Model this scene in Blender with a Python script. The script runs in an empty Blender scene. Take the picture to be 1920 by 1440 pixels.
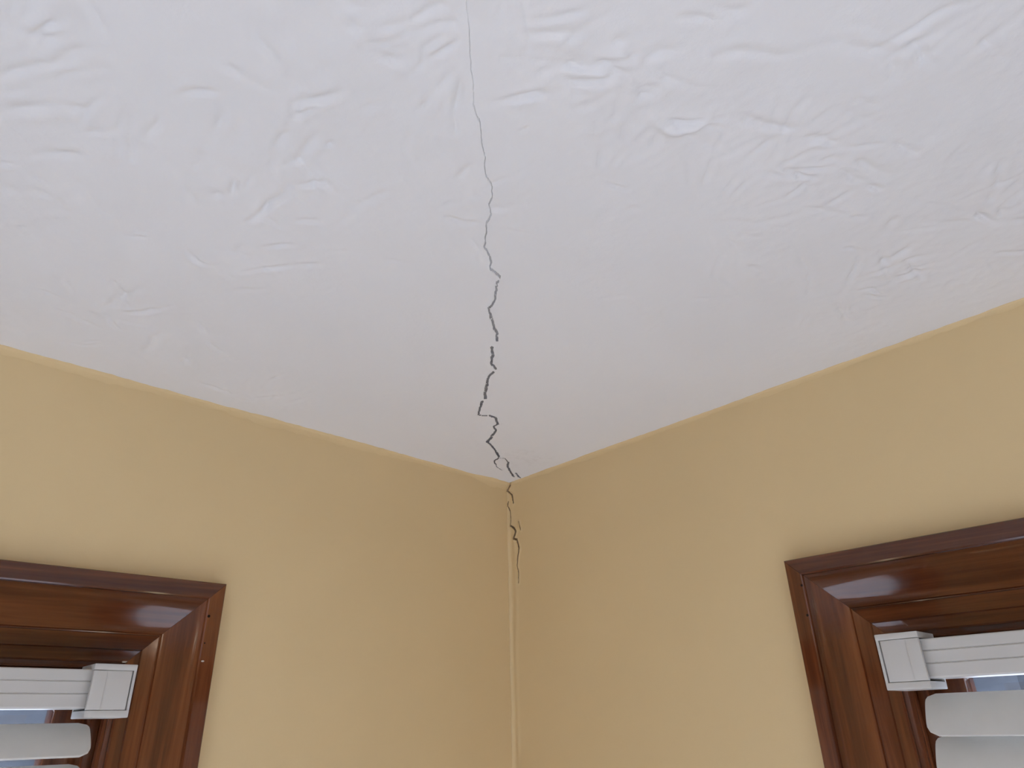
import bpy, bmesh, math, random
import numpy as np
from mathutils import Matrix, Vector

# ------------------------------------------------------------------ camera, sky, light, exposure
H = 2.44                       # ceiling height (m); the photographed corner is at x = 0, y = 0
scene = bpy.context.scene
cam_data = bpy.data.cameras.new('camera')
cam_data.sensor_width = 36.0
cam_data.lens = 24.21
cam_data.clip_start = 0.02
cam = bpy.data.objects.new('camera', cam_data)
scene.collection.objects.link(cam)
_r = Vector((0.728658, -0.684488, -0.023088))
_d = Vector((0.288587, 0.337433, -0.896023))
_f = Vector((0.621108, 0.646231, 0.443408))
cam.matrix_world = Matrix(((_r.x, -_d.x, -_f.x, -0.97705),
                           (_r.y, -_d.y, -_f.y, -1.03840),
                           (_r.z, -_d.z, -_f.z, H - 0.46594),
                           (0, 0, 0, 1)))
scene.camera = cam

SKY_STRENGTH = 5.0
SKY_COLOUR = (0.91, 0.97, 1.16, 1)
world = bpy.data.worlds.new('overcast_sky')
scene.world = world
world.use_nodes = True
world.node_tree.nodes['Background'].inputs['Color'].default_value = SKY_COLOUR
world.node_tree.nodes['Background'].inputs['Strength'].default_value = SKY_STRENGTH

# winter sun from behind the camera: aimed through the two added rear windows to brighten the ceiling off the floor before the photographed corner
sun_data = bpy.data.lights.new('sun', 'SUN')
sun_data.energy = 44.0
sun_data.angle = math.radians(0.6)
sun_data.color = (0.93, 0.995, 1.19)
sun = bpy.data.objects.new('sun', sun_data)
scene.collection.objects.link(sun)
sun.rotation_euler = Vector((1.0, 1.0, -0.60)).to_track_quat('-Z', 'Y').to_euler()

scene.view_settings.view_transform = 'Standard'
scene.view_settings.look = 'None'
scene.view_settings.gamma = 1.0
scene.view_settings.use_curve_mapping = False
scene.view_settings.exposure = -0.08
scene.cycles.use_denoising = True
scene.cycles.max_bounces = 14
scene.cycles.diffuse_bounces = 10
scene.cycles.transparent_max_bounces = 16

ROOM = 3.8                     # the room is square, 3.8 m a side
SILL, RNG = 0.82, random.Random(7)
np.random.seed(3)
COL = scene.collection

# ------------------------------------------------------------------ traced shapes, metres on the ceiling / wall
STROKES = [
    [(-1.002,-0.495),(-0.994,-0.51),(-0.984,-0.53)],
    [(-0.983,-0.526),(-0.971,-0.543),(-0.963,-0.563)],
    [(-0.999,-0.527),(-0.992,-0.552),(-0.98,-0.583)],
    [(-0.992,-0.528),(-0.981,-0.558),(-0.974,-0.571)],
    [(-0.949,-0.552),(-0.943,-0.56)],
    [(-0.997,-0.477),(-0.991,-0.484),(-0.984,-0.496)],
    [(-0.997,-0.452),(-0.982,-0.473),(-0.966,-0.491),(-0.949,-0.501)],
    [(-0.942,-0.471),(-0.929,-0.487),(-0.919,-0.496)],
    [(-0.985,-0.383),(-0.978,-0.391)],
    [(-0.969,-0.408),(-0.958,-0.425),(-0.93,-0.443)],
    [(-0.978,-0.345),(-0.95,-0.369),(-0.936,-0.365),(-0.926,-0.353)],
    [(-0.957,-0.39),(-0.948,-0.379)],
    [(-0.955,-0.289),(-0.949,-0.294)],
    [(-0.896,-0.561),(-0.887,-0.577),(-0.871,-0.593)],
    [(-0.866,-0.586),(-0.859,-0.578),(-0.858,-0.556),(-0.852,-0.528)],
    [(-0.854,-0.583),(-0.84,-0.563),(-0.832,-0.538)],
    [(-0.855,-0.517),(-0.85,-0.494)],
    [(-0.896,-0.505),(-0.895,-0.522),(-0.899,-0.542)],
    [(-0.818,-0.622),(-0.811,-0.594),(-0.808,-0.568),(-0.804,-0.545)],
    [(-0.79,-0.609),(-0.788,-0.568),(-0.796,-0.549)],
    [(-0.787,-0.551),(-0.777,-0.516),(-0.783,-0.458)],
    [(-0.819,-0.503),(-0.811,-0.481)],
    [(-0.774,-0.537),(-0.753,-0.56)],
    [(-0.82,-0.625),(-0.809,-0.64),(-0.799,-0.661)],
    [(-0.875,-0.482),(-0.847,-0.459),(-0.831,-0.443)],
    [(-0.756,-0.424),(-0.732,-0.451)],
    [(-0.773,-0.403),(-0.766,-0.415)],
    [(-0.751,-0.374),(-0.723,-0.408),(-0.693,-0.438)],
    [(-0.815,-0.365),(-0.791,-0.355),(-0.78,-0.358)],
    [(-0.75,-0.234),(-0.737,-0.216),(-0.714,-0.185),(-0.662,-0.149)],
    [(-0.848,-0.25),(-0.834,-0.232),(-0.824,-0.21)],
    [(-0.802,-0.217),(-0.786,-0.244)],
    [(-0.767,-0.1),(-0.774,-0.151),(-0.774,-0.17)],
    [(-0.735,-0.157),(-0.718,-0.101)],
    [(-0.741,-0.322),(-0.721,-0.35)],
    [(-0.729,-0.501),(-0.745,-0.492)],
    [(-0.784,-0.775),(-0.794,-0.751),(-0.809,-0.731)],
    [(-0.77,-0.77),(-0.781,-0.752),(-0.79,-0.744),(-0.799,-0.719),(-0.806,-0.708)],
    [(-0.769,-0.753),(-0.771,-0.739),(-0.766,-0.729),(-0.77,-0.702)],
    [(-0.758,-0.761),(-0.761,-0.74),(-0.766,-0.722)],
    [(-0.798,-0.718),(-0.783,-0.728)],
    [(-0.806,-0.702),(-0.789,-0.711),(-0.775,-0.727)],
    [(-0.828,-0.715),(-0.82,-0.72)],
    [(-0.741,-0.735),(-0.741,-0.707),(-0.739,-0.682)],
    [(-0.732,-0.736),(-0.712,-0.702),(-0.703,-0.687)],
    [(-0.779,-0.605),(-0.774,-0.603)],
    [(-0.824,-0.472),(-0.82,-0.475)],
    [(-0.947,-0.531),(-0.939,-0.552)],
    [(-0.985,-0.567),(-0.979,-0.587)],
    [(-0.738,-0.8),(-0.72,-0.818),(-0.707,-0.841)],
    [(-0.728,-0.795),(-0.71,-0.811),(-0.698,-0.827)],
    [(-0.701,-0.8),(-0.685,-0.807),(-0.662,-0.82),(-0.644,-0.824),(-0.632,-0.828)],
    [(-0.678,-0.789),(-0.663,-0.795),(-0.646,-0.81),(-0.647,-0.821)],
    [(-0.691,-0.787),(-0.687,-0.797),(-0.663,-0.812)],
    [(-0.652,-0.844),(-0.644,-0.839)],
    [(-0.638,-0.844),(-0.635,-0.86),(-0.625,-0.872)],
    [(-0.67,-0.838),(-0.664,-0.846)],
    [(-0.648,-0.883),(-0.638,-0.895),(-0.623,-0.906)],
    [(-0.639,-0.909),(-0.618,-0.919)],
    [(-0.599,-0.889),(-0.586,-0.905),(-0.563,-0.919),(-0.549,-0.938)],
    [(-0.636,-0.845),(-0.609,-0.851),(-0.583,-0.86),(-0.564,-0.87)],
    [(-0.621,-0.826),(-0.612,-0.84),(-0.609,-0.849)],
    [(-0.573,-0.826),(-0.559,-0.833),(-0.551,-0.844),(-0.552,-0.855)],
    [(-0.545,-0.84),(-0.519,-0.85)],
    [(-0.662,-0.726),(-0.657,-0.734)],
    [(-0.653,-0.759),(-0.651,-0.773),(-0.655,-0.788)],
    [(-0.69,-0.752),(-0.678,-0.767),(-0.672,-0.765)],
    [(-0.592,-0.761),(-0.572,-0.744)],
    [(-0.554,-0.735),(-0.533,-0.742)],
    [(-0.622,-0.784),(-0.611,-0.777),(-0.611,-0.798)],
    [(-0.543,-0.955),(-0.524,-0.964),(-0.501,-0.979)],
    [(-0.49,-0.979),(-0.466,-0.973)],
    [(-0.495,-0.996),(-0.473,-0.997),(-0.463,-0.999)],
    [(-0.457,-1.034),(-0.421,-1.037)],
    [(-0.541,-0.976),(-0.526,-0.98)],
    [(-0.465,-0.896),(-0.448,-0.906),(-0.427,-0.913)],
    [(-0.472,-0.942),(-0.453,-0.948)],
    [(-0.478,-0.929),(-0.447,-0.934),(-0.424,-0.95)],
    [(-0.396,-0.946),(-0.369,-0.951)],
    [(-0.449,-0.862),(-0.422,-0.87),(-0.405,-0.876)],
    [(-0.451,-0.847),(-0.43,-0.858)],
    [(-0.412,-0.892),(-0.387,-0.901),(-0.359,-0.905),(-0.343,-0.912)],
    [(-0.396,-0.915),(-0.373,-0.919),(-0.36,-0.926)],
    [(-0.424,-0.894),(-0.42,-0.903)],
    [(-0.372,-0.851),(-0.345,-0.864),(-0.311,-0.88)],
    [(-0.405,-0.987),(-0.395,-0.988)],
    [(-0.241,-0.968),(-0.224,-0.966),(-0.194,-0.978)],
    [(-0.217,-0.984),(-0.206,-0.988)],
    [(-0.286,-0.906),(-0.266,-0.888)],
    [(-0.271,-0.852),(-0.247,-0.854),(-0.214,-0.828),(-0.181,-0.805)],
    [(-0.246,-0.875),(-0.205,-0.865),(-0.163,-0.858)],
    [(-0.201,-0.875),(-0.186,-0.86)],
    [(-0.195,-0.887),(-0.145,-0.882)],
    [(-0.284,-0.822),(-0.267,-0.82)],
    [(-0.25,-0.796),(-0.211,-0.778)],
    [(-0.149,-0.801),(-0.127,-0.795)],
    [(-0.362,-0.622),(-0.342,-0.624)],
    [(-0.323,-0.761),(-0.296,-0.76)],
    [(-0.508,-0.725),(-0.5,-0.732)],
    [(-0.532,-0.869),(-0.504,-0.878),(-0.48,-0.896)],
    [(-0.625,-0.829),(-0.615,-0.824),(-0.605,-0.833)],
    [(-0.615,-0.834),(-0.606,-0.839)]]
CEILING_CRACK = [
    ([(-0.774,-0.79),(-0.759,-0.775),(-0.749,-0.764),(-0.741,-0.754),(-0.727,-0.742),(-0.718,-0.733),(-0.71,-0.722),(-0.699,-0.716),(-0.692,-0.711),(-0.677,-0.696),(-0.666,-0.686),(-0.656,-0.675),(-0.644,-0.666),(-0.633,-0.66),(-0.623,-0.648)],0.30,0.55),
    ([(-0.623,-0.648),(-0.619,-0.639),(-0.607,-0.63),(-0.602,-0.617),(-0.591,-0.604),(-0.586,-0.595),(-0.577,-0.585),(-0.563,-0.576),(-0.553,-0.569),(-0.549,-0.562)],0.60,1.3),
    ([(-0.549,-0.562),(-0.539,-0.559),(-0.527,-0.555)],2.4,2.0),
    ([(-0.523,-0.547),(-0.522,-0.545),(-0.513,-0.532),(-0.501,-0.517),(-0.493,-0.504),(-0.493,-0.496)],2.4,1.6),
    ([(-0.493,-0.496),(-0.474,-0.48),(-0.457,-0.467),(-0.443,-0.457),(-0.43,-0.442)],2.2,3.0),
    ([(-0.423,-0.425),(-0.407,-0.407),(-0.392,-0.388),(-0.376,-0.379)],3.0,2.6),
    ([(-0.372,-0.37),(-0.369,-0.357),(-0.353,-0.334),(-0.334,-0.309),(-0.32,-0.293)],2.4,3.6),
    ([(-0.317,-0.282),(-0.301,-0.257),(-0.287,-0.238),(-0.279,-0.239)],3.6,1.4),
    ([(-0.279,-0.239),(-0.27,-0.246)],0.6,0.6),
    ([(-0.27,-0.246),(-0.259,-0.247),(-0.245,-0.238),(-0.237,-0.23)],3.4,3.0),
    ([(-0.237,-0.23),(-0.234,-0.217),(-0.218,-0.205),(-0.208,-0.183),(-0.2,-0.17),(-0.196,-0.156)],2.4,4.2),
    ([(-0.196,-0.156),(-0.173,-0.144),(-0.153,-0.131),(-0.124,-0.11)],3.0,3.6),
    ([(-0.124,-0.11),(-0.116,-0.086),(-0.087,-0.062),(-0.068,-0.056)],2.6,0.4),
    ([(-0.124,-0.11),(-0.108,-0.109),(-0.09,-0.099)],0.4,1.6),
    ([(-0.09,-0.099),(-0.074,-0.08),(-0.047,-0.06),(-0.021,-0.042)],3.0,3.2),
    ([(-0.034,-0.062),(-0.006,-0.045)],2.4,2.2)]
WALL_CRACK = [   # (y, z below the ceiling)
    ([(-0.0092,0.0047),(-0.0044,-0.006),(-0.0002,-0.0121)],6,4),
    ([(-0.0002,-0.0121),(0.005,-0.0179),(-0.0094,-0.0297),(-0.0118,-0.0466)],2.4,3.0),
    ([(0.0013,-0.0412),(0.0042,-0.0499),(-0.0021,-0.0617),(-0.0042,-0.0782),(-0.0027,-0.0938)],1.4,1.8),
    ([(-0.0027,-0.0938),(-0.0123,-0.1003),(-0.0168,-0.109),(-0.0115,-0.1224)],3.2,3.8),
    ([(-0.0115,-0.1224),(-0.0194,-0.1261),(-0.0261,-0.1459)],3.4,3.0),
    ([(-0.0261,-0.1459),(-0.021,-0.1601),(-0.0185,-0.179),(-0.0217,-0.1911),(-0.0209,-0.213)],2.4,1.4),
    ([(-0.0255,-0.0895),(-0.0312,-0.1086)],1.6,1.2)]

# ------------------------------------------------------------------ helpers
def obj(name, mesh, mat, parent=None):
    o = bpy.data.objects.new(name, mesh)
    COL.objects.link(o)
    if mat is not None:
        mesh.materials.append(mat)
    if parent is not None:
        o.parent = parent
        # meshes are written in room coordinates; only the Empties sit away from the origin
        o.matrix_parent_inverse = Matrix.Translation(-Vector(parent.get('base', (0, 0, 0))))
    return o

def empty(name, loc):
    o = bpy.data.objects.new(name, None)
    COL.objects.link(o)
    o.location = loc
    o.empty_display_size = 0.05
    o['base'] = tuple(loc)
    return o

def tag(o, label=None, cat=None, group=None, kind=None):
    if label: o['label'] = label
    if cat: o['category'] = cat
    if group: o['group'] = group
    if kind: o['kind'] = kind
    return o

def bm_mesh(name, bm, smooth=None):
    bmesh.ops.recalc_face_normals(bm, faces=bm.faces[:])
    me = bpy.data.meshes.new(name)
    bm.to_mesh(me); bm.free()
    if smooth is not None:
        for p in me.polygons: p.use_smooth = True
        try: me.set_sharp_from_angle(angle=math.radians(smooth))
        except Exception: pass
    return me

def np_mesh(name, verts, faces, smooth=True):
    me = bpy.data.meshes.new(name)
    me.vertices.add(len(verts)); me.vertices.foreach_set('co', np.asarray(verts, np.float32).ravel())
    n = len(faces)
    me.loops.add(n * 4); me.loops.foreach_set('vertex_index', np.asarray(faces, np.int32).ravel())
    me.polygons.add(n)
    me.polygons.foreach_set('loop_start', np.arange(0, n * 4, 4, dtype=np.int32))
    me.polygons.foreach_set('loop_total', np.full(n, 4, np.int32))
    me.polygons.foreach_set('use_smooth', np.full(n, smooth, bool))
    me.update(calc_edges=True); me.validate()
    return me

def sweep(bm, ring0, ring1, closed=True):
    """skin between two rings of 3-D points, with end caps when closed"""
    a = [bm.verts.new(p) for p in ring0]; b = [bm.verts.new(p) for p in ring1]
    n = len(a)
    for i in range(n if closed else n - 1):
        j = (i + 1) % n
        bm.faces.new((a[i], a[j], b[j], b[i]))
    if closed:
        bm.faces.new(a[::-1]); bm.faces.new(b)

# wall-local coordinates: u along the wall from its corner, v out into the room, z up
WALLS = {
    'left':   lambda u, v, z: (-u, -v, z),
    'right':  lambda u, v, z: (-v, -u, z),
    'back_l': lambda u, v, z: (-ROOM + v, -u, z),
    'back_r': lambda u, v, z: (-u, -ROOM + v, z),
}

def box(bm, P, u0, u1, v0, v1, z0, z1, bevel=0.0):
    vs = [bm.verts.new(P(u, v, z)) for u in (u0, u1) for v in (v0, v1) for z in (z0, z1)]
    fs = [bm.faces.new([vs[i] for i in q]) for q in ((0,1,3,2),(4,6,7,5),(0,4,5,1),(2,3,7,6),(0,2,6,4),(1,5,7,3))]
    if bevel:
        es = {e for f in fs for e in f.edges}
        bmesh.ops.recalc_face_normals(bm, faces=fs)
        bmesh.ops.bevel(bm, geom=list(es), offset=bevel, segments=2, affect='EDGES', profile=0.6)

def seg_dist(px, py, pts):
    """distance to a polyline and position (0..1) along it"""
    best = np.full(px.shape, 1e9); tt = np.zeros(px.shape)
    L = [0.0]
    for (a, b), (c, d) in zip(pts[:-1], pts[1:]): L.append(L[-1] + math.hypot(c - a, d - b))
    for k in range(len(pts) - 1):
        (a, b), (c, d) = pts[k], pts[k + 1]
        l2 = max((c - a) ** 2 + (d - b) ** 2, 1e-12)
        t = np.clip(((px - a) * (c - a) + (py - b) * (d - b)) / l2, 0, 1)
        dd = np.hypot(px - a - t * (c - a), py - b - t * (d - b))
        m = dd < best
        best[m] = dd[m]; tt[m] = (L[k] + t[m] * (L[k + 1] - L[k])) / max(L[-1], 1e-9)
    return best, tt

def vnoise(x, y, seed=0):
    """smooth value noise, numpy"""
    r = np.random.RandomState(seed); tab = r.rand(256, 256)
    xi = np.floor(x).astype(int); yi = np.floor(y).astype(int)
    fx = x - xi; fy = y - yi
    fx = fx * fx * (3 - 2 * fx); fy = fy * fy * (3 - 2 * fy)
    g = lambda i, j: tab[i % 256, j % 256]
    return (g(xi, yi) * (1 - fx) + g(xi + 1, yi) * fx) * (1 - fy) + (g(xi, yi + 1) * (1 - fx) + g(xi + 1, yi + 1) * fx) * fy - 0.5

# ------------------------------------------------------------------ materials
def new_mat(name):
    m = bpy.data.materials.new(name); m.use_nodes = True
    nt = m.node_tree
    return m, nt, nt.nodes['Principled BSDF'], nt.nodes.new('ShaderNodeTexCoord')

def noise(nt, vec, scale, detail=4, rough=0.55):
    n = nt.nodes.new('ShaderNodeTexNoise')
    n.inputs['Scale'].default_value = scale; n.inputs['Detail'].default_value = detail
    n.inputs['Roughness'].default_value = rough
    nt.links.new(vec, n.inputs['Vector'])
    return n

def ramp(nt, fac, stops):
    r = nt.nodes.new('ShaderNodeValToRGB')
    e = r.color_ramp.elements
    while len(e) < len(stops): e.new(0.5)
    for k, (p, c) in enumerate(stops):
        e[k].position = p; e[k].color = (*c, 1)
    nt.links.new(fac, r.inputs['Fac'])
    return r

def bump(nt, b, height, strength, dist):
    n = nt.nodes.new('ShaderNodeBump')
    n.inputs['Strength'].default_value = strength; n.inputs['Distance'].default_value = dist
    nt.links.new(height, n.inputs['Height']); nt.links.new(n.outputs['Normal'], b.inputs['Normal'])

def paint_mat(name, c0, c1, rough, bscale, bstr, mottle=3.0):
    m, nt, b, tc = new_mat(name)
    n = noise(nt, tc.outputs['Object'], mottle, 3)
    r = ramp(nt, n.outputs['Fac'], ((0.3, c0), (0.7, c1)))
    nt.links.new(r.outputs['Color'], b.inputs['Base Color'])
    b.inputs['Roughness'].default_value = rough
    if bstr:
        n2 = noise(nt, tc.outputs['Object'], bscale, 3)
        bump(nt, b, n2.outputs['Fac'], bstr, 0.001)
    return m

def wood_mat(name, axis, k=1.0):
    m, nt, b, tc = new_mat(name)
    mp = nt.nodes.new('ShaderNodeMapping')
    sc = [38.0, 38.0, 38.0]; sc[axis] = 1.6
    mp.inputs['Scale'].default_value = sc
    nt.links.new(tc.outputs['Object'], mp.inputs['Vector'])
    n1 = noise(nt, mp.outputs['Vector'], 1.0, 6, 0.6)
    n1.inputs['Distortion'].default_value = 0.6
    n2 = noise(nt, mp.outputs['Vector'], 5.0, 3, 0.6)
    mix = nt.nodes.new('ShaderNodeMath'); mix.operation = 'MULTIPLY_ADD'
    mix.inputs[1].default_value = 0.35
    nt.links.new(n2.outputs['Fac'], mix.inputs[0]); nt.links.new(n1.outputs['Fac'], mix.inputs[2])
    r = ramp(nt, mix.outputs[0], ((0.40, (0.038 * k, 0.010 * k, 0.004 * k)), (0.62, (0.080 * k, 0.023 * k, 0.0080 * k)), (0.85, (0.145 * k, 0.046 * k, 0.016 * k))))
    nt.links.new(r.outputs['Color'], b.inputs['Base Color'])
    b.inputs['Roughness'].default_value = 0.5
    b.inputs['Specular IOR Level'].default_value = 0.0
    b.inputs['Coat Weight'].default_value = 1.0
    b.inputs['Coat IOR'].default_value = 1.52
    b.inputs['Coat Roughness'].default_value = 0.07
    bump(nt, b, mix.outputs[0], 0.10, 0.001)
    return m

M = {}
M['wall'] = paint_mat('yellow_wall_paint', (0.660, 0.505, 0.276), (0.690, 0.528, 0.290), 0.62, 420, 0.10)
M['crack_wall'] = paint_mat('wall_crack_inside', (0.28, 0.19, 0.10), (0.40, 0.28, 0.16), 0.9, 300, 0.0, 60)
def crack_mat():
    m = paint_mat('ceiling_crack_inside', (0.17, 0.16, 0.16), (0.30, 0.29, 0.28), 0.9, 300, 0.0, 90)
    nt = m.node_tree; b = nt.nodes['Principled BSDF']
    tc = nt.nodes['Texture Coordinate']; sx = nt.nodes.new('ShaderNodeSeparateXYZ')
    nt.links.new(tc.outputs['Object'], sx.inputs[0])
    mr = nt.nodes.new('ShaderNodeMapRange')                 # beyond half a metre it was painted over
    mr.inputs[1].default_value = -0.66; mr.inputs[2].default_value = -0.40
    mr.inputs[3].default_value = 1.0; mr.inputs[4].default_value = 0.0
    nt.links.new(sx.outputs['Y'], mr.inputs[0])
    mx = nt.nodes.new('ShaderNodeMix'); mx.data_type = 'RGBA'
    old = b.inputs['Base Color'].links[0].from_socket
    nt.links.new(mr.outputs[0], mx.inputs[0]); nt.links.new(old, mx.inputs[6]); mx.inputs[7].default_value = (0.68, 0.68, 0.68, 1)
    nt.links.new(mx.outputs[2], b.inputs['Base Color'])
    return m
M['crack'] = crack_mat()
M['floor'] = paint_mat('pale_grey_carpet', (0.44, 0.45, 0.48), (0.50, 0.51, 0.54), 0.8, 50, 0.0)
M['blind'] = paint_mat('ivory_blind_plastic', (0.50, 0.488, 0.463), (0.53, 0.517, 0.49), 0.38, 60, 0.02)
M['cord'] = paint_mat('ladder_cord', (0.66, 0.64, 0.58), (0.70, 0.68, 0.62), 0.8, 400, 0.2)
M['hole'] = paint_mat('nail_hole_dark', (0.012, 0.008, 0.006), (0.02, 0.012, 0.008), 0.8, 100, 0.0)
M['smear'] = paint_mat('dried_wall_paint', (0.42, 0.36, 0.30), (0.50, 0.44, 0.38), 0.6, 100, 0.0)
M['ground'] = paint_mat('pale_bounce_ground', (0.34, 0.35, 0.37), (0.42, 0.43, 0.45), 0.9, 100, 0.0)  # unseen ground, kept pale to bounce daylight onto ceiling and casings
M['trees'] = paint_mat('far_tree_line', (0.009, 0.010, 0.012), (0.019, 0.021, 0.025), 0.9, 100, 0.0, 0.6)
M['siding'] = paint_mat('outside_siding', (0.5, 0.5, 0.48), (0.55, 0.55, 0.53), 0.7, 100, 0.0)
for k in ('trees', 'hole'):
    M[k].node_tree.nodes['Principled BSDF'].inputs['Specular IOR Level'].default_value = 0.0
for k, ax in (('x', 0), ('y', 1), ('z', 2)):
    M['wood_' + k] = wood_mat('varnished_wood_' + k, ax, 1.3 if k == 'z' else 1.0)   # the uprights are a lighter board

def ceiling_mat():
    m, nt, b, tc = new_mat('white_ceiling_plaster')
    n = noise(nt, tc.outputs['Object'], 2.2, 3)
    r = ramp(nt, n.outputs['Fac'], ((0.3, (0.71, 0.71, 0.715)), (0.7, (0.75, 0.75, 0.755))))
    # two old rubbed-in dirt marks in the plaster
    last = r.outputs['Color']
    for loc, rad, amt in (((-0.079, -0.136, H), 0.075, 0.22), ((-0.615, -0.831, H), 0.035, 0.16)):
        d = nt.nodes.new('ShaderNodeVectorMath'); d.operation = 'DISTANCE'
        d.inputs[1].default_value = loc
        nt.links.new(tc.outputs['Object'], d.inputs[0])
        mr = nt.nodes.new('ShaderNodeMapRange')
        mr.inputs[1].default_value = 0; mr.inputs[2].default_value = rad
        mr.inputs[3].default_value = amt; mr.inputs[4].default_value = 0
        nt.links.new(d.outputs['Value'], mr.inputs[0])
        sp = noise(nt, tc.outputs['Object'], 55, 5, 0.7)
        sr = ramp(nt, sp.outputs['Fac'], ((0.5, (0, 0, 0)), (0.68, (1, 1, 1))))
        mu = nt.nodes.new('ShaderNodeMath'); mu.operation = 'MULTIPLY'
        nt.links.new(mr.outputs[0], mu.inputs[0]); nt.links.new(sr.outputs['Color'], mu.inputs[1])
        mx = nt.nodes.new('ShaderNodeMix'); mx.data_type = 'RGBA'
        nt.links.new(mu.outputs[0], mx.inputs[0]); nt.links.new(last, mx.inputs[6])
        mx.inputs[7].default_value = (0.33, 0.30, 0.28, 1)
        last = mx.outputs[2]
    nt.links.new(last, b.inputs['Base Color'])
    b.inputs['Roughness'].default_value = 0.7
    n2 = noise(nt, tc.outputs['Object'], 160, 4, 0.6)
    bump(nt, b, n2.outputs['Fac'], 0.22, 0.0012)
    return m
M['ceiling'] = ceiling_mat()

def glass_mat():
    m, nt, b, tc = new_mat('window_glass')
    nt.nodes.remove(b)
    tr = nt.nodes.new('ShaderNodeBsdfTransparent'); tr.inputs['Color'].default_value = (0.93, 0.95, 0.95, 1)
    gl = nt.nodes.new('ShaderNodeBsdfGlossy'); gl.inputs['Roughness'].default_value = 0.02
    lw = nt.nodes.new('ShaderNodeLayerWeight'); lw.inputs['Blend'].default_value = 0.5
    fr = nt.nodes.new('ShaderNodeMath'); fr.operation = 'POWER'; fr.inputs[1].default_value = 5.0
    nt.links.new(lw.outputs['Facing'], fr.inputs[0])
    ad = nt.nodes.new('ShaderNodeMath'); ad.operation = 'ADD'; ad.inputs[1].default_value = 0.04; ad.use_clamp = True
    nt.links.new(fr.outputs[0], ad.inputs[0]); fr = ad
    mx = nt.nodes.new('ShaderNodeMixShader')
    nt.links.new(fr.outputs[0], mx.inputs[0]); nt.links.new(tr.outputs[0], mx.inputs[1]); nt.links.new(gl.outputs[0], mx.inputs[2])
    nt.links.new(mx.outputs[0], nt.nodes['Material Output'].inputs['Surface'])
    return m
M['glass'] = glass_mat()

def slat_mat():
    m, nt, b, tc = new_mat('white_vinyl_slat')
    n = noise(nt, tc.outputs['Object'], 40, 3)
    r = ramp(nt, n.outputs['Fac'], ((0.3, (0.62, 0.61, 0.575)), (0.7, (0.65, 0.64, 0.605))))
    nt.links.new(r.outputs['Color'], b.inputs['Base Color'])
    b.inputs['Roughness'].default_value = 0.4
    tl = nt.nodes.new('ShaderNodeBsdfTranslucent'); tl.inputs['Color'].default_value = (0.8, 0.78, 0.70, 1)
    mx = nt.nodes.new('ShaderNodeMixShader'); mx.inputs[0].default_value = 0.10
    nt.links.new(b.outputs[0], mx.inputs[1]); nt.links.new(tl.outputs[0], mx.inputs[2])
    nt.links.new(mx.outputs[0], nt.nodes['Material Output'].inputs['Surface'])
    return m
M['slat'] = slat_mat()

# ------------------------------------------------------------------ the room: openings
# casing outer edge (distance from the corner), casing top below the ceiling, opening length
CASW = 0.108
OPEN = {
    'left':   dict(u=0.5776, z=0.2751, n=1.85, sashes=1),
    'right':  dict(u=0.5875, z=0.2674, n=2.10, sashes=1),
    'back_l': dict(u=2.20, z=0.2700, n=1.34, sill=0.60),  # both rear openings are added, placed so sun reaches the corner floor
    'back_r': dict(u=2.20, z=0.2700, n=1.34, sill=0.60),
}
for w in OPEN.values():
    w['u0'] = w['u'] + CASW + 0.005; w['u1'] = w['u0'] + w['n']      # jamb faces
    w['z1'] = H - w['z'] - CASW - 0.005; w['z0'] = w.get('sill', SILL)
JAMB = 0.019
THICK = 0.16

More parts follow.
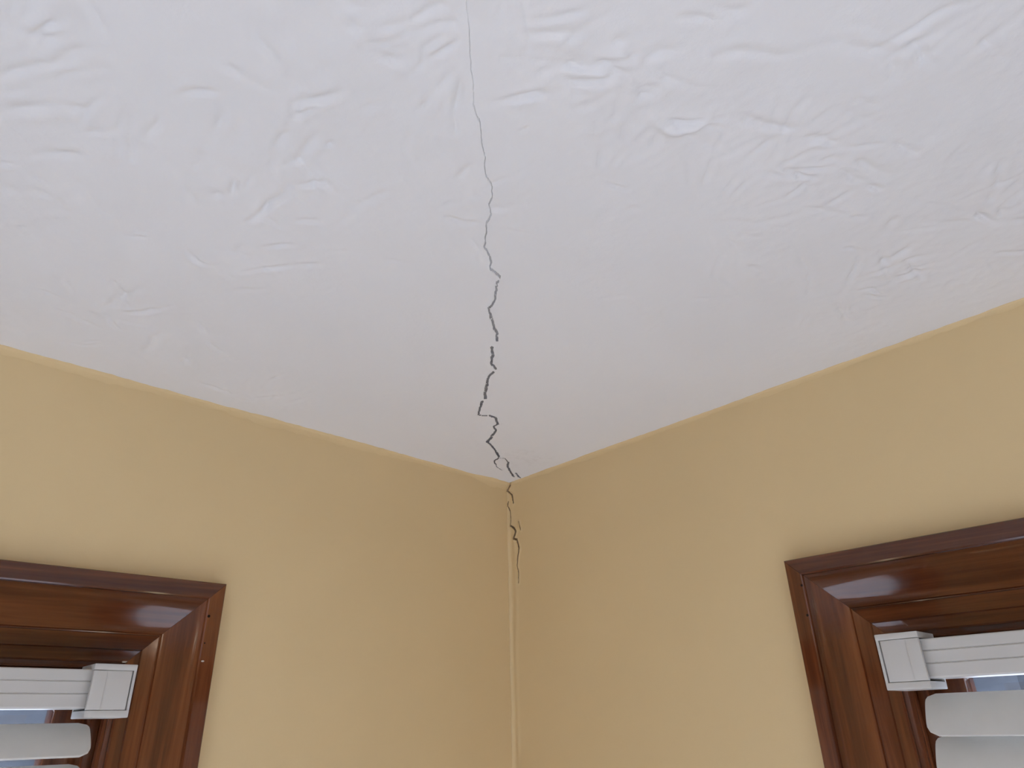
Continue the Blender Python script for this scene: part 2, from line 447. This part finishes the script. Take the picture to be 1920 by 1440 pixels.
def wall_mesh(side):
    P = WALLS[side]; w = OPEN[side]; bm = bmesh.new()
    us = [0 if side != 'right' else 0.08, w['u0'] - JAMB, w['u1'] + JAMB, ROOM]
    zs = [0, w['z0'] - JAMB, w['z1'] + JAMB, H + 0.01]
    for i in range(3):
        for j in range(3):
            if (i, j) == (1, 1): continue
            for v in (0.0, -THICK):
                uu0 = us[i] - (THICK if (v < 0 and i == 0) else 0)
                uu1 = us[i + 1] + (THICK if (v < 0 and i == 2) else 0)
                bm.faces.new([bm.verts.new(P(*q)) for q in ((uu0, v, zs[j]), (uu1, v, zs[j]), (uu1, v, zs[j+1]), (uu0, v, zs[j+1]))])
    a, b, c, d = us[1], us[2], zs[1], zs[2]
    for q in (((a, c), (a, d)), ((b, c), (b, d)), ((a, c), (b, c)), ((a, d), (b, d))):
        (u1, z1), (u2, z2) = q
        bm.faces.new([bm.verts.new(P(*k)) for k in ((u1, 0, z1), (u2, 0, z2), (u2, -THICK, z2), (u1, -THICK, z1))])
    # brushed paint edge: a small uneven cove where the wall colour runs up to the ceiling
    rs = np.random.RandomState({'left': 5, 'right': 9}.get(side, 2))
    n = 700 if side in ('left', 'right') else 60
    uu = np.linspace(0.0, ROOM if n < 100 else 2.2, n)
    o = rs.rand() * 50
    wob = 0.0030 + 0.0034 * vnoise(uu * 9 + o, uu * 0 + 3.3, 11) + 0.0026 * vnoise(uu * 38 + o, uu * 0 + 7.7, 12) + 0.0018 * vnoise(uu * 130 + o, uu * 0 + 1.7, 13)
    wob = np.clip(wob, 0.0009, 0.008)
    if side == 'left': wob += 0.0025 * np.exp(-((uu - 0.055) / 0.03) ** 2)
    if side == 'right': wob *= 0.6 * np.clip(uu / 0.05, 0.4, 1)
    rows = []
    for u, k in zip(uu, wob):
        k = float(k); e = 0.0006
        rows.append([bm.verts.new(P(float(u), a_, H + b_)) for a_, b_ in ((0.0002, -2.2 * k - 0.004), (0.22 * k + e, -1.2 * k), (0.62 * k + e, -0.45 * k - e), (1.45 * k + e, -0.1 * k - e), (1.5 * k + e, 0.003))])
    for r0, r1 in zip(rows[:-1], rows[1:]):
        for i in range(4): bm.faces.new((r0[i], r1[i], r1[i+1], r0[i+1]))
    for f in bm.faces: f.smooth = True
    me = bpy.data.meshes.new('wall_' + side); bm.to_mesh(me); bm.free()
    return me

wall_left = tag(obj('wall_left', wall_mesh('left'), M['wall']), 'yellow painted wall left of the cracked corner', kind='structure')
wall_right = tag(obj('wall_right', wall_mesh('right'), M['wall']), 'yellow painted wall right of the cracked corner', kind='structure')
tag(obj('wall_back_left', wall_mesh('back_l'), M['wall']), 'yellow wall behind the camera, opposite the right wall', kind='structure')
tag(obj('wall_back_right', wall_mesh('back_r'), M['wall']), 'yellow wall behind the camera, opposite the left wall', kind='structure')

# the strip of the right wall next to the corner: taped joint, fillet and the crack running down it
def corner_strip():
    ys = np.concatenate([np.arange(0, 0.045, 0.0005), np.linspace(0.045, 0.08, 12)])
    zs = np.concatenate([np.array([0, 0.5, 1.0, 1.4]), np.arange(1.6, H - 0.30, 0.01), np.arange(H - 0.30, H + 0.006, 0.0015)])
    Z, Y = np.meshgrid(zs, ys, indexing='ij')
    zr = Z - H
    r = 0.0085 + 0.004 * vnoise(Z * 14, Z * 0 + 2.2, 21) + 0.003 * vnoise(Z * 60, Z * 0 + 5.2, 22)
    t = np.clip(r - Y, 0, None)
    X = r - np.sqrt(np.clip(r * r - t * t, 0, None))
    X = np.minimum(X, 0.004)
    # slightly raised tape edge about 2 cm out
    X += 0.0011 * np.exp(-((Y - 0.0155 - 0.006 * vnoise(Z * 11, Z * 0, 23)) / 0.005) ** 2)
    X += 0.0008 * vnoise(Y * 60, Z * 40, 24) * np.clip(1 - Y / 0.07, 0, 1)
    core = np.zeros(Y.shape, bool)
    jag = 0.0010 * vnoise(Y * 500, Z * 320, 25)
    for pts, w0, w1 in WALL_CRACK:
        pts = [(max(-a + 0.006, 0.003), b) for a, b in pts]
        d, tt = seg_dist(Y, zr, pts)
        hw = 0.0005 * (w0 + (w1 - w0) * tt)
        X += 0.0012 * np.exp(-((d - hw - 0.001) / 0.0022) ** 2)      # lifted paint along the crack
        core |= (d + jag) < hw * 0.85
    X = np.where(core, -0.004, X)
    V = np.stack([-X, -Y, Z], -1).reshape(-1, 3)
    nz, ny = Z.shape
    idx = np.arange(nz * ny).reshape(nz, ny)
    F = np.stack([idx[:-1, :-1], idx[1:, :-1], idx[1:, 1:], idx[:-1, 1:]], -1).reshape(-1, 4)
    c = core.ravel()[F].any(1)
    return V, F[~c], F[c]

V, F0, F1 = corner_strip()
def sub(V, F):
    used, inv = np.unique(F.ravel(), return_inverse=True)
    return V[used], inv.reshape(-1, 4)
tag(obj('corner_joint', np_mesh('corner_joint', *sub(V, F0)), M['wall'], wall_right), 'lifted taped joint down the wall corner')
tag(obj('crack', np_mesh('crack', *sub(V, F1), smooth=False), M['crack_wall'], wall_right), 'brown hairline crack beside the corner')

# ------------------------------------------------------------------ ceiling: hand-textured plaster with a crack
ES = np.array((-0.7001, -0.7141)); ET = np.array((0.7141, -0.7001))
def ceiling():
    g = lambda a, b, n: np.geomspace(a, b, n)
    t_in = np.arange(-0.046, 0.0461, 0.00027)
    t_mid = np.arange(0.0485, 1.02, 0.003)
    t_out = 1.02 + g(0.01, 2.7, 22)
    tp = np.concatenate([t_mid, t_out])
    ts = np.concatenate([-tp[::-1], t_in, tp])
    ss = np.concatenate([np.arange(-0.02, 1.32, 0.0023), 1.325 + g(0.006, 4.2, 22)])
    S, T = np.meshgrid(ss, ts, indexing='ij')
    X = S * ES[0] + T * ET[0]; Y = S * ES[1] + T * ET[1]
    Hh = np.zeros(S.shape)
    rs = np.random.RandomState(12)
    def stroke(pts, w, a, lip=0.0):
        p = np.array(pts); s_ = p @ ES; t_ = p @ ET
        m = 6 * w
        i0, i1 = np.searchsorted(ss, (s_.min() - m, s_.max() + m)); j0, j1 = np.searchsorted(ts, (t_.min() - m, t_.max() + m))
        if i1 - i0 < 2 or j1 - j0 < 2: return
        sl = (slice(i0, i1), slice(j0, j1))
        x = X[sl] + 0.006 * vnoise(X[sl] * 45, Y[sl] * 45, 31); y = Y[sl] + 0.006 * vnoise(X[sl] * 45 + 9, Y[sl] * 45, 32)
        d, tt = seg_dist(x, y, [tuple(q) for q in pts])
        amp = a * np.clip(np.sin(np.pi * np.clip(tt * 0.92 + 0.04, 0, 1)), 0, 1) ** 0.5
        amp = amp * (0.40 + 2.4 * np.clip(vnoise(X[sl] * 55, Y[sl] * 55, 33) + 0.12, 0, 1) + 0.5 * vnoise(X[sl] * 170, Y[sl] * 170, 34))
        Hh[sl] += amp * (0.25 * np.exp(-((d - 2.4 * w) / (1.3 * w)) ** 2) - np.exp(-(d / w) ** 2))   # crease with soft raised lips
    for pts in STROKES:
        stroke(pts, 0.0026 + 0.0016 * rs.rand(), RELIEF * (0.8 + 0.5 * rs.rand()))
    # lesser brush marks fanned out from stamp centres, and the ones beyond the view
    def smooth_zone(x, y):          # the patch in front of the corner was skimmed smooth
        return min(1.0, max(0.12, (math.hypot(x + 0.30, y + 0.34) - 0.20) / 0.30))
    for k in range(150):
        x, y = -rs.rand() * 1.9, -rs.rand() * 1.9
        if x * ES[0] + y * ES[1] > 1.35: continue
        q = smooth_zone(x, y); a0 = rs.rand() * 6.28
        for j in range(rs.randint(4, 10)):
            a = a0 + rs.randn() * 0.9; l = 0.02 + 0.07 * rs.rand(); r0 = 0.01 + 0.05 * rs.rand()
            c1 = a + rs.randn() * 0.35
            p0 = (x + r0 * math.cos(a), y + r0 * math.sin(a)); p1 = (p0[0] + 0.5 * l * math.cos(a), p0[1] + 0.5 * l * math.sin(a))
            p2 = (p1[0] + 0.5 * l * math.cos(c1), p1[1] + 0.5 * l * math.sin(c1))
            stroke([p0, p1, p2], 0.002 + 0.002 * rs.rand(), RELIEF * q * (0.30 + 0.55 * rs.rand()))
    q = np.clip((np.hypot(X + 0.30, Y + 0.34) - 0.20) / 0.30, 0.15, 1)
    Hh += q * (0.0016 * vnoise(X * 22, Y * 22, 41) + 0.0008 * vnoise(X * 60, Y * 60, 42) + 0.00045 * vnoise(X * 150, Y * 150, 44)) + 0.004 * vnoise(X * 3.2, Y * 3.2, 43)
    # the crescent-shaped lip of a popped nail
    d = np.hypot(X + 0.575, Y + 0.840)
    ang = np.arctan2(Y + 0.840, X + 0.575)
    Hh += 0.0035 * np.exp(-((d - 0.026) / 0.004) ** 2) * np.clip(np.cos(ang - 0.75), 0, 1)
    # fade the relief where the plaster was feathered into the walls
    edge = np.clip(np.minimum(-X, -Y) / 0.05, 0, 1); Hh *= edge
    # the crack
    core = np.zeros(S.shape, bool)
    j0, j1 = np.searchsorted(ts, (-0.0465, 0.0465)); i1 = np.searchsorted(ss, 1.32)
    sl = (slice(0, i1), slice(j0, j1))
    x, y = X[sl], Y[sl]
    jag = 0.0012 * vnoise(x * 420, y * 420, 51)
    jx = x + 0.0022 * vnoise(x * 130, y * 130, 52); jy = y + 0.0022 * vnoise(x * 130 + 5, y * 130, 53)
    cs = core[sl]; hs = Hh[sl]
    for pts, w0, w1 in CEILING_CRACK:
        d, tt = seg_dist(jx, jy, pts)
        hw = 0.0005 * (w0 + (w1 - w0) * tt) * CRACK_WIDTH
        hs += 0.0010 * np.exp(-((d - hw - 0.002) / 0.004) ** 2) * (w0 / 4.0)
        cs |= (d + jag * np.minimum(1, hw / 0.0014)) < hw
    cs &= vnoise(x * 210, y * 210, 54) + 0.35 * vnoise(x * 600, y * 600, 55) > -0.36      # flecks of plaster still bridging it
    core[sl] = cs
    Zz = H - Hh
    Zz = np.where(core, H + np.clip(0.006 - 0.0052 * S, 0.0007, 0.005), Zz)   # hairline, then opening up towards the corner
    V = np.stack([X, Y, Zz], -1).reshape(-1, 3)
    n, m = S.shape
    idx = np.arange(n * m).reshape(n, m)
    F = np.stack([idx[:-1, :-1], idx[:-1, 1:], idx[1:, 1:], idx[1:, :-1]], -1).reshape(-1, 4)
    cx, cy = V[F].mean(1)[:, 0], V[F].mean(1)[:, 1]
    keep = (cx < 0.012) & (cy < 0.012) & (cx > -ROOM - 0.25) & (cy > -ROOM - 0.25)
    F = F[keep]
    c = core.ravel()[F].any(1)
    return V, F[~c], F[c]
RELIEF = 0.0019
CRACK_WIDTH = 1.15
V, F0, F1 = ceiling()
ceil = tag(obj('ceiling', np_mesh('ceiling', *sub(V, F0)), M['ceiling']), 'white hand-textured plaster ceiling with a long crack', kind='structure')
tag(obj('crack', np_mesh('crack', *sub(V, F1), smooth=False), M['crack'], ceil), 'jagged grey crack running to the corner')

# floor and the ground outside
bm = bmesh.new()
for q in ((-ROOM - THICK, -ROOM - THICK), ):
    vs = [bm.verts.new(p) for p in ((q[0], q[1], 0), (THICK, q[1], 0), (THICK, THICK, 0), (q[0], THICK, 0))]
    bm.faces.new(vs)
tag(obj('floor', bm_mesh('floor', bm), M['floor']), 'pale grey carpeted floor of the room', kind='structure')
bm = bmesh.new()
vs = [bm.verts.new((40 * math.cos(a), 40 * math.sin(a), -0.5)) for a in [k * math.pi / 24 for k in range(48)]]
bm.faces.new(vs)
tag(obj('ground', bm_mesh('ground', bm), M['ground']), 'unseen ground outside the windows, made pale to bounce light in', kind='structure')

# ------------------------------------------------------------------ windows
# casing profile: (distance in from the outer edge, height off the wall)
PROFILE = [(0.0, 0.0), (0.0, 0.0195), (0.0012, 0.0212), (0.0205, 0.0218), (0.0222, 0.0208), (0.0232, 0.0178), (0.0262, 0.0172)]
for k in range(1, 17):
    t = k / 16
    PROFILE.append((0.0262 + 0.0448 * t, 0.0172 - 0.0087 * (3 * t * t - 2 * t ** 3)))      # ogee
PROFILE += [(0.0722, 0.0066), (0.0734, 0.0066), (0.0745, 0.0090), (0.0918, 0.0080), (0.0932, 0.0058), (0.0945, 0.0054), (0.1060, 0.0050), (CASW, 0.0038), (CASW, 0.0)]

def casing_piece(P, kind, w):
    """mitred picture-frame moulding: kind = head / near / far"""
    bm = bmesh.new()
    ua, ub, zt, zb = w['u'], w['u1'] + 0.005 + CASW, H - w['z'], w['z0'] - 0.02
    r0, r1 = [], []
    for q, h in PROFILE:
        if kind == 'head':
            r0.append(P(ua + q, h, zt - q)); r1.append(P(ub - q, h, zt - q))
        else:
            u = ua + q if kind == 'near' else ub - q
            g = 0.0003
            r0.append(P(u, h, zt - q - g)); r1.append(P(u, h, zb))
    sweep(bm, r0, r1)
    return bm_mesh('casing', bm, 24)

def make_window(side, name, label):
    P = WALLS[side]; w = OPEN[side]
    e = empty(name, P((w['u0'] + w['u1']) / 2, 0, w['z0']))
    tag(e, label, kind='structure')
    hw = M['wood_x'] if side in ('left', 'back_r') else M['wood_y']
    vw = M['wood_z']
    obj('head_casing', casing_piece(P, 'head', w), hw, e)
    near = obj('side_casing', casing_piece(P, 'near', w), vw, e)
    obj('side_casing', casing_piece(P, 'far', w), vw, e)
    u0, u1, z0, z1 = w['u0'], w['u1'], w['z0'], w['z1']
    # jamb lining
    for nm, a in (('head_jamb', (u0 - JAMB, u1 + JAMB, -THICK, -0.0005, z1, z1 + JAMB)),
                  ('side_jamb', (u0 - JAMB, u0, -THICK, -0.0005, z0, z1)), ('side_jamb', (u1, u1 + JAMB, -THICK, -0.0005, z0, z1))):
        bm = bmesh.new(); box(bm, P, *a, bevel=0.001); obj(nm, bm_mesh(nm, bm, 30), hw if nm[0] == 'h' else vw, e)
    for nm, a in (('window_stop', (u0, u0 + 0.012, -0.062, -0.030, z0, z1)), ('window_stop', (u1 - 0.012, u1, -0.062, -0.030, z0, z1)),
                  ('window_stop', (u0 + 0.012, u1 - 0.012, -0.062, -0.030, z1 - 0.012, z1))):
        bm = bmesh.new(); box(bm, P, *a, bevel=0.002); obj(nm, bm_mesh(nm, bm, 30), vw if a[1] - a[0] < 0.1 else hw, e)
    bm = bmesh.new(); box(bm, P, w['u'] - 0.015, u1 + CASW + 0.02, -THICK, 0.045, z0 - JAMB, z0 - 0.0002, bevel=0.004)
    obj('window_sill', bm_mesh('window_sill', bm, 30), hw, e)
    # wooden sashes, each glazed; the added rear windows have two side by side
    spans = [(u0 + 0.001, u1 - 0.001)]
    if w.get('sashes', 2) == 2:
        mid = (u0 + u1) / 2
        bm = bmesh.new(); box(bm, P, mid - 0.03, mid + 0.03, -0.11, -0.02, z0, z1 - 0.0125, bevel=0.003)
        obj('mullion', bm_mesh('mullion', bm, 30), vw, e)
        spans = [(u0 + 0.001, mid - 0.031), (mid + 0.031, u1 - 0.001)]
    for a, b in spans:
        s = 0.046
        bm = bmesh.new()
        for q in ((a, a + s, z0 + 0.001, z1 - 0.001), (b - s, b, z0 + 0.001, z1 - 0.001), (a + s, b - s, z1 - s, z1 - 0.001), (a + s, b - s, z0 + 0.001, z0 + s)):
            box(bm, P, q[0], q[1], -0.105, -0.064, q[2], q[3], bevel=0.0025)
        sash = obj('window_sash', bm_mesh('window_sash', bm, 30), vw, e)
        bm = bmesh.new(); box(bm, P, a + s - 0.004, b - s + 0.004, -0.088, -0.084, z0 + s - 0.004, z1 - s + 0.004)
        obj('glass_pane', bm_mesh('glass_pane', bm), M['glass'], sash)
    # daylight portal filling the opening (guides the sky light through the window)
    ld = bpy.data.lights.new('window_portal', 'AREA'); ld.shape = 'RECTANGLE'
    ld.size = u1 - u0; ld.size_y = z1 - z0; ld.cycles.is_portal = True
    lo = bpy.data.objects.new('window_portal', ld); COL.objects.link(lo)
    c = Vector(P((u0 + u1) / 2, -THICK - 0.01, (z0 + z1) / 2)); n = Vector(P(0, 1, 0)) - Vector(P(0, 0, 0))
    lo.location = c; lo.rotation_euler = n.to_track_quat('-Z', 'Z').to_euler()
    return e, near

win1, near1 = make_window('left', 'window_1', 'window with dark varnished wood casing in the left wall')
win2, near2 = make_window('right', 'window_2', 'window with dark varnished wood casing in the right wall')
make_window('back_l', 'added_window_3', 'added wood-cased window behind the camera to let in light, opposite the right wall')  # added out of view, only to bring more daylight into the room
make_window('back_r', 'added_window_4', 'added wood-cased window behind the camera to let in light, opposite the left wall')

# nail holes and a smear of wall paint on the casings
def disc(P, u, z, v, r, name, mat, parent, stretch=1.0):
    bm = bmesh.new(); n = 12
    ring = [P(u + r * math.cos(k * 6.2832 / n) * (1 + 0.18 * math.sin(3.1 * k)), v, z + r * stretch * math.sin(k * 6.2832 / n)) for k in range(n)]
    ring2 = [P(u + 0.75 * r * math.cos(k * 6.2832 / n), v + 0.0003, z + 0.75 * r * stretch * math.sin(k * 6.2832 / n)) for k in range(n)]
    sweep(bm, ring, ring2)
    return obj(name, bm_mesh(name, bm), mat, parent)
PL, PR = WALLS['left'], WALLS['right']
disc(PL, 0.5962, H - 0.3209, 0.0217, 0.0021, 'nail_hole', M['hole'], near1)
disc(PL, 0.5958, H - 0.3560, 0.0217, 0.0011, 'nail_hole', M['hole'], near1)
disc(PR, 0.6070, H - 0.3038, 0.0217, 0.0018, 'nail_hole', M['hole'], near2)
disc(PR, 0.6066, H - 0.3430, 0.0217, 0.0018, 'nail_hole', M['hole'], near2)
disc(PL, 0.5945, H - 0.3790, 0.0217, 0.0022, 'paint_chip', M['smear'], near1, 0.5)

# ------------------------------------------------------------------ blinds
def slat_mesh(P, u0, u1, vc, zc, tilt, width=0.050):
    """curved slat with rounded corners; tilt > 0 lowers the room-side edge"""
    bm = bmesh.new(); nq = 13; r = 0.011; th = 0.0027
    top, bot = [], []
    for i in range(nq):
        q = -width / 2 + width * i / (nq - 1)
        e = max(0.0, abs(q) - (width / 2 - r)); ins = r - math.sqrt(max(r * r - e * e, 0))
        crown = 0.0032 * (1 - (2 * q / width) ** 2)
        for lst, k in ((top, crown), (bot, crown - th)):
            v = vc + q * math.cos(tilt) + k * math.sin(tilt); z = zc - q * math.sin(tilt) + k * math.cos(tilt)
            lst.append([bm.verts.new(P(u, v, z)) for u in (u0 + ins, u1 - ins)])
    for i in range(nq - 1):
        for lst in (top, bot): bm.faces.new((lst[i][0], lst[i][1], lst[i+1][1], lst[i+1][0]))
        for s in (0, 1): bm.faces.new((top[i][s], top[i+1][s], bot[i+1][s], bot[i][s]))
    for i in (0, nq - 1): bm.faces.new((top[i][0], top[i][1], bot[i][1], bot[i][0]))
    return bm_mesh('slat', bm, 40)

def make_blind(side, b):
    P = WALLS[side]; w = OPEN[side]
    ub0, ub1 = b['bracket']; zt, zb = H - b['zt'], H - b['zb']
    far = w['u1'] + (w['u0'] - ub0)                      # outer end of the far bracket
    e = empty('window_blind', P((ub0 + far) / 2, 0.03, b['bottom']))
    tag(e, b['label'], 'blind', 'ivory slatted blinds in the two corner windows')
    # headrail: a channel with two shallow grooves along its face
    h0, h1, vf = H - b['rail'][0], H - b['rail'][1], 0.054
    ht = h0 - h1
    prof = [(0.008, h0 - 0.001), (vf - 0.001, h0), (vf, h0 - 0.001)]
    for k in (0.305, 0.625):
        z = h0 - k * ht
        prof += [(vf, z + 0.0009), (vf - 0.0012, z + 0.0003), (vf - 0.0012, z - 0.0003), (vf, z - 0.0009)]
    prof += [(vf, h1 + 0.002), (vf - 0.002, h1), (0.010, h1), (0.008, h1 + 0.002)]
    bm = bmesh.new(); ur0, ur1 = ub1 - 0.012, far - (ub1 - ub0) + 0.012
    sweep(bm, [P(ur0, a, z) for a, z in prof], [P(ur1, a, z) for a, z in prof])
    obj('headrail', bm_mesh('headrail', bm, 30), M['blind'], e)
    # box brackets: open-sided housing with a slide-in face plate
    for flip in (False, True):
        q = (lambda a: far - (a - ub0)) if flip else (lambda a: a)
        Q = lambda u, v, z: P(q(u), v, z)
        t = 0.0032
        bm = bmesh.new()
        v0, v1 = 0.0075, 0.0625
        box(bm, Q, ub0, ub1, v0, v1, zt - 0.007, zt, bevel=0.0012)            # top shelf
        box(bm, Q, ub0, ub1, v0, v1, zb, zb + 0.008, bevel=0.0012)            # bottom lip
        box(bm, Q, ub0, ub0 + t, v0, v1 - 0.0005, zb + 0.004, zt - 0.004, bevel=0.0008)  # outer cheek
        box(bm, Q, ub0, ub1, v0, v0 + t, zb + 0.004, zt - 0.004, bevel=0.0008)           # back
        br = obj('box_bracket', bm_mesh('box_bracket', bm, 35), M['blind'], e)
        bm = bmesh.new()
        box(bm, Q, ub0 + 0.0045, ub1 - 0.0005, v1 - 0.0045, v1 - 0.0008, zb + 0.0083, zt - 0.0073, bevel=0.0008)
        box(bm, Q, ub1 - 0.0150, ub1 - 0.0006, v1 - 0.0040, v1 + 0.0004, zb + 0.0086, zt - 0.0076, bevel=0.0006)
        obj('face_plate', bm_mesh('face_plate', bm, 35), M['blind'], br)
    # slats
    us0, us1 = b['slat_u'], w['u1'] + w['u0'] - b['slat_u']
    z = H - b['slat_z']; k = 0
    zend = b['bottom']
    def one(zc, tilt, j):
        obj('slat', slat_mesh(P, us0 - 0.0012 * j - b['slip'] * (k % 2), us1 - 0.0012 * j, 0.032, zc, tilt), M['slat'], e)
    while z > zend + 0.112:                       # hanging slats
        j = RNG.uniform(-1, 1); one(z, b['tilt'] + 0.02 * j, j)
        z -= b['pitch']; k += 1
    for q in range(14):                          # slats lying flat in the stack
        one(zend + 0.0215 + 0.0047 * q, 0.0, RNG.uniform(-1, 1)); k += 1
    bm = bmesh.new(); box(bm, P, us0, us1, 0.008, 0.056, zend, zend + 0.018, bevel=0.004)
    obj('bottom_rail', bm_mesh('bottom_rail', bm, 35), M['blind'], e)
    for f in (0.10, 0.5, 0.90):
        u = us0 + f * (us1 - us0)
        bm = bmesh.new()
        for v in (0.0035, 0.0605):
            box(bm, P, u - 0.0012, u + 0.0012, v - 0.0006, v + 0.0006, zend + 0.01, h1)
        obj('ladder_cord', bm_mesh('ladder_cord', bm), M['cord'], e)
    return e

make_blind('left', dict(bracket=(0.6868, 0.7345), zt=0.3893, zb=0.4478, rail=(0.3955, 0.4376), slat_u=0.7146, slat_z=0.4690, slip=0.0, bottom=1.64,
    tilt=math.radians(43), pitch=0.0430, label='ivory slatted blind with open slats in the left wall window'))
make_blind('right', dict(bracket=(0.7005, 0.7485), zt=0.3795, zb=0.4405, rail=(0.3880, 0.4299), slat_u=0.7274, slat_z=0.4660, slip=0.003, bottom=1.64,
    tilt=math.radians(57), pitch=0.0425, label='ivory slatted blind with nearly closed slats in the right wall window'))

# ------------------------------------------------------------------ far tree line seen through the gaps in the blinds
bm = bmesh.new(); ring = []
rs = np.random.RandomState(4)
for k in range(96):
    a = k * 2 * math.pi / 96; r = 30 + 2.5 * rs.rand(); h = 5.0 + 3.0 * rs.rand()
    ring.append([bm.verts.new((r_ * math.cos(a), r_ * math.sin(a), z)) for r_, z in ((r, -0.5), (r - 0.6, 0.6 * h), (r + 0.8, h), (r + 4, 0.8 * h), (r + 5, -0.5))])
for k in range(96):
    a, b = ring[k], ring[(k + 1) % 96]
    for i in range(4): bm.faces.new((a[i], b[i], b[i+1], a[i+1]))
tag(obj('tree_line', bm_mesh('tree_line', bm, 60), M['trees']), 'grey far tree line outside the windows', kind='structure')
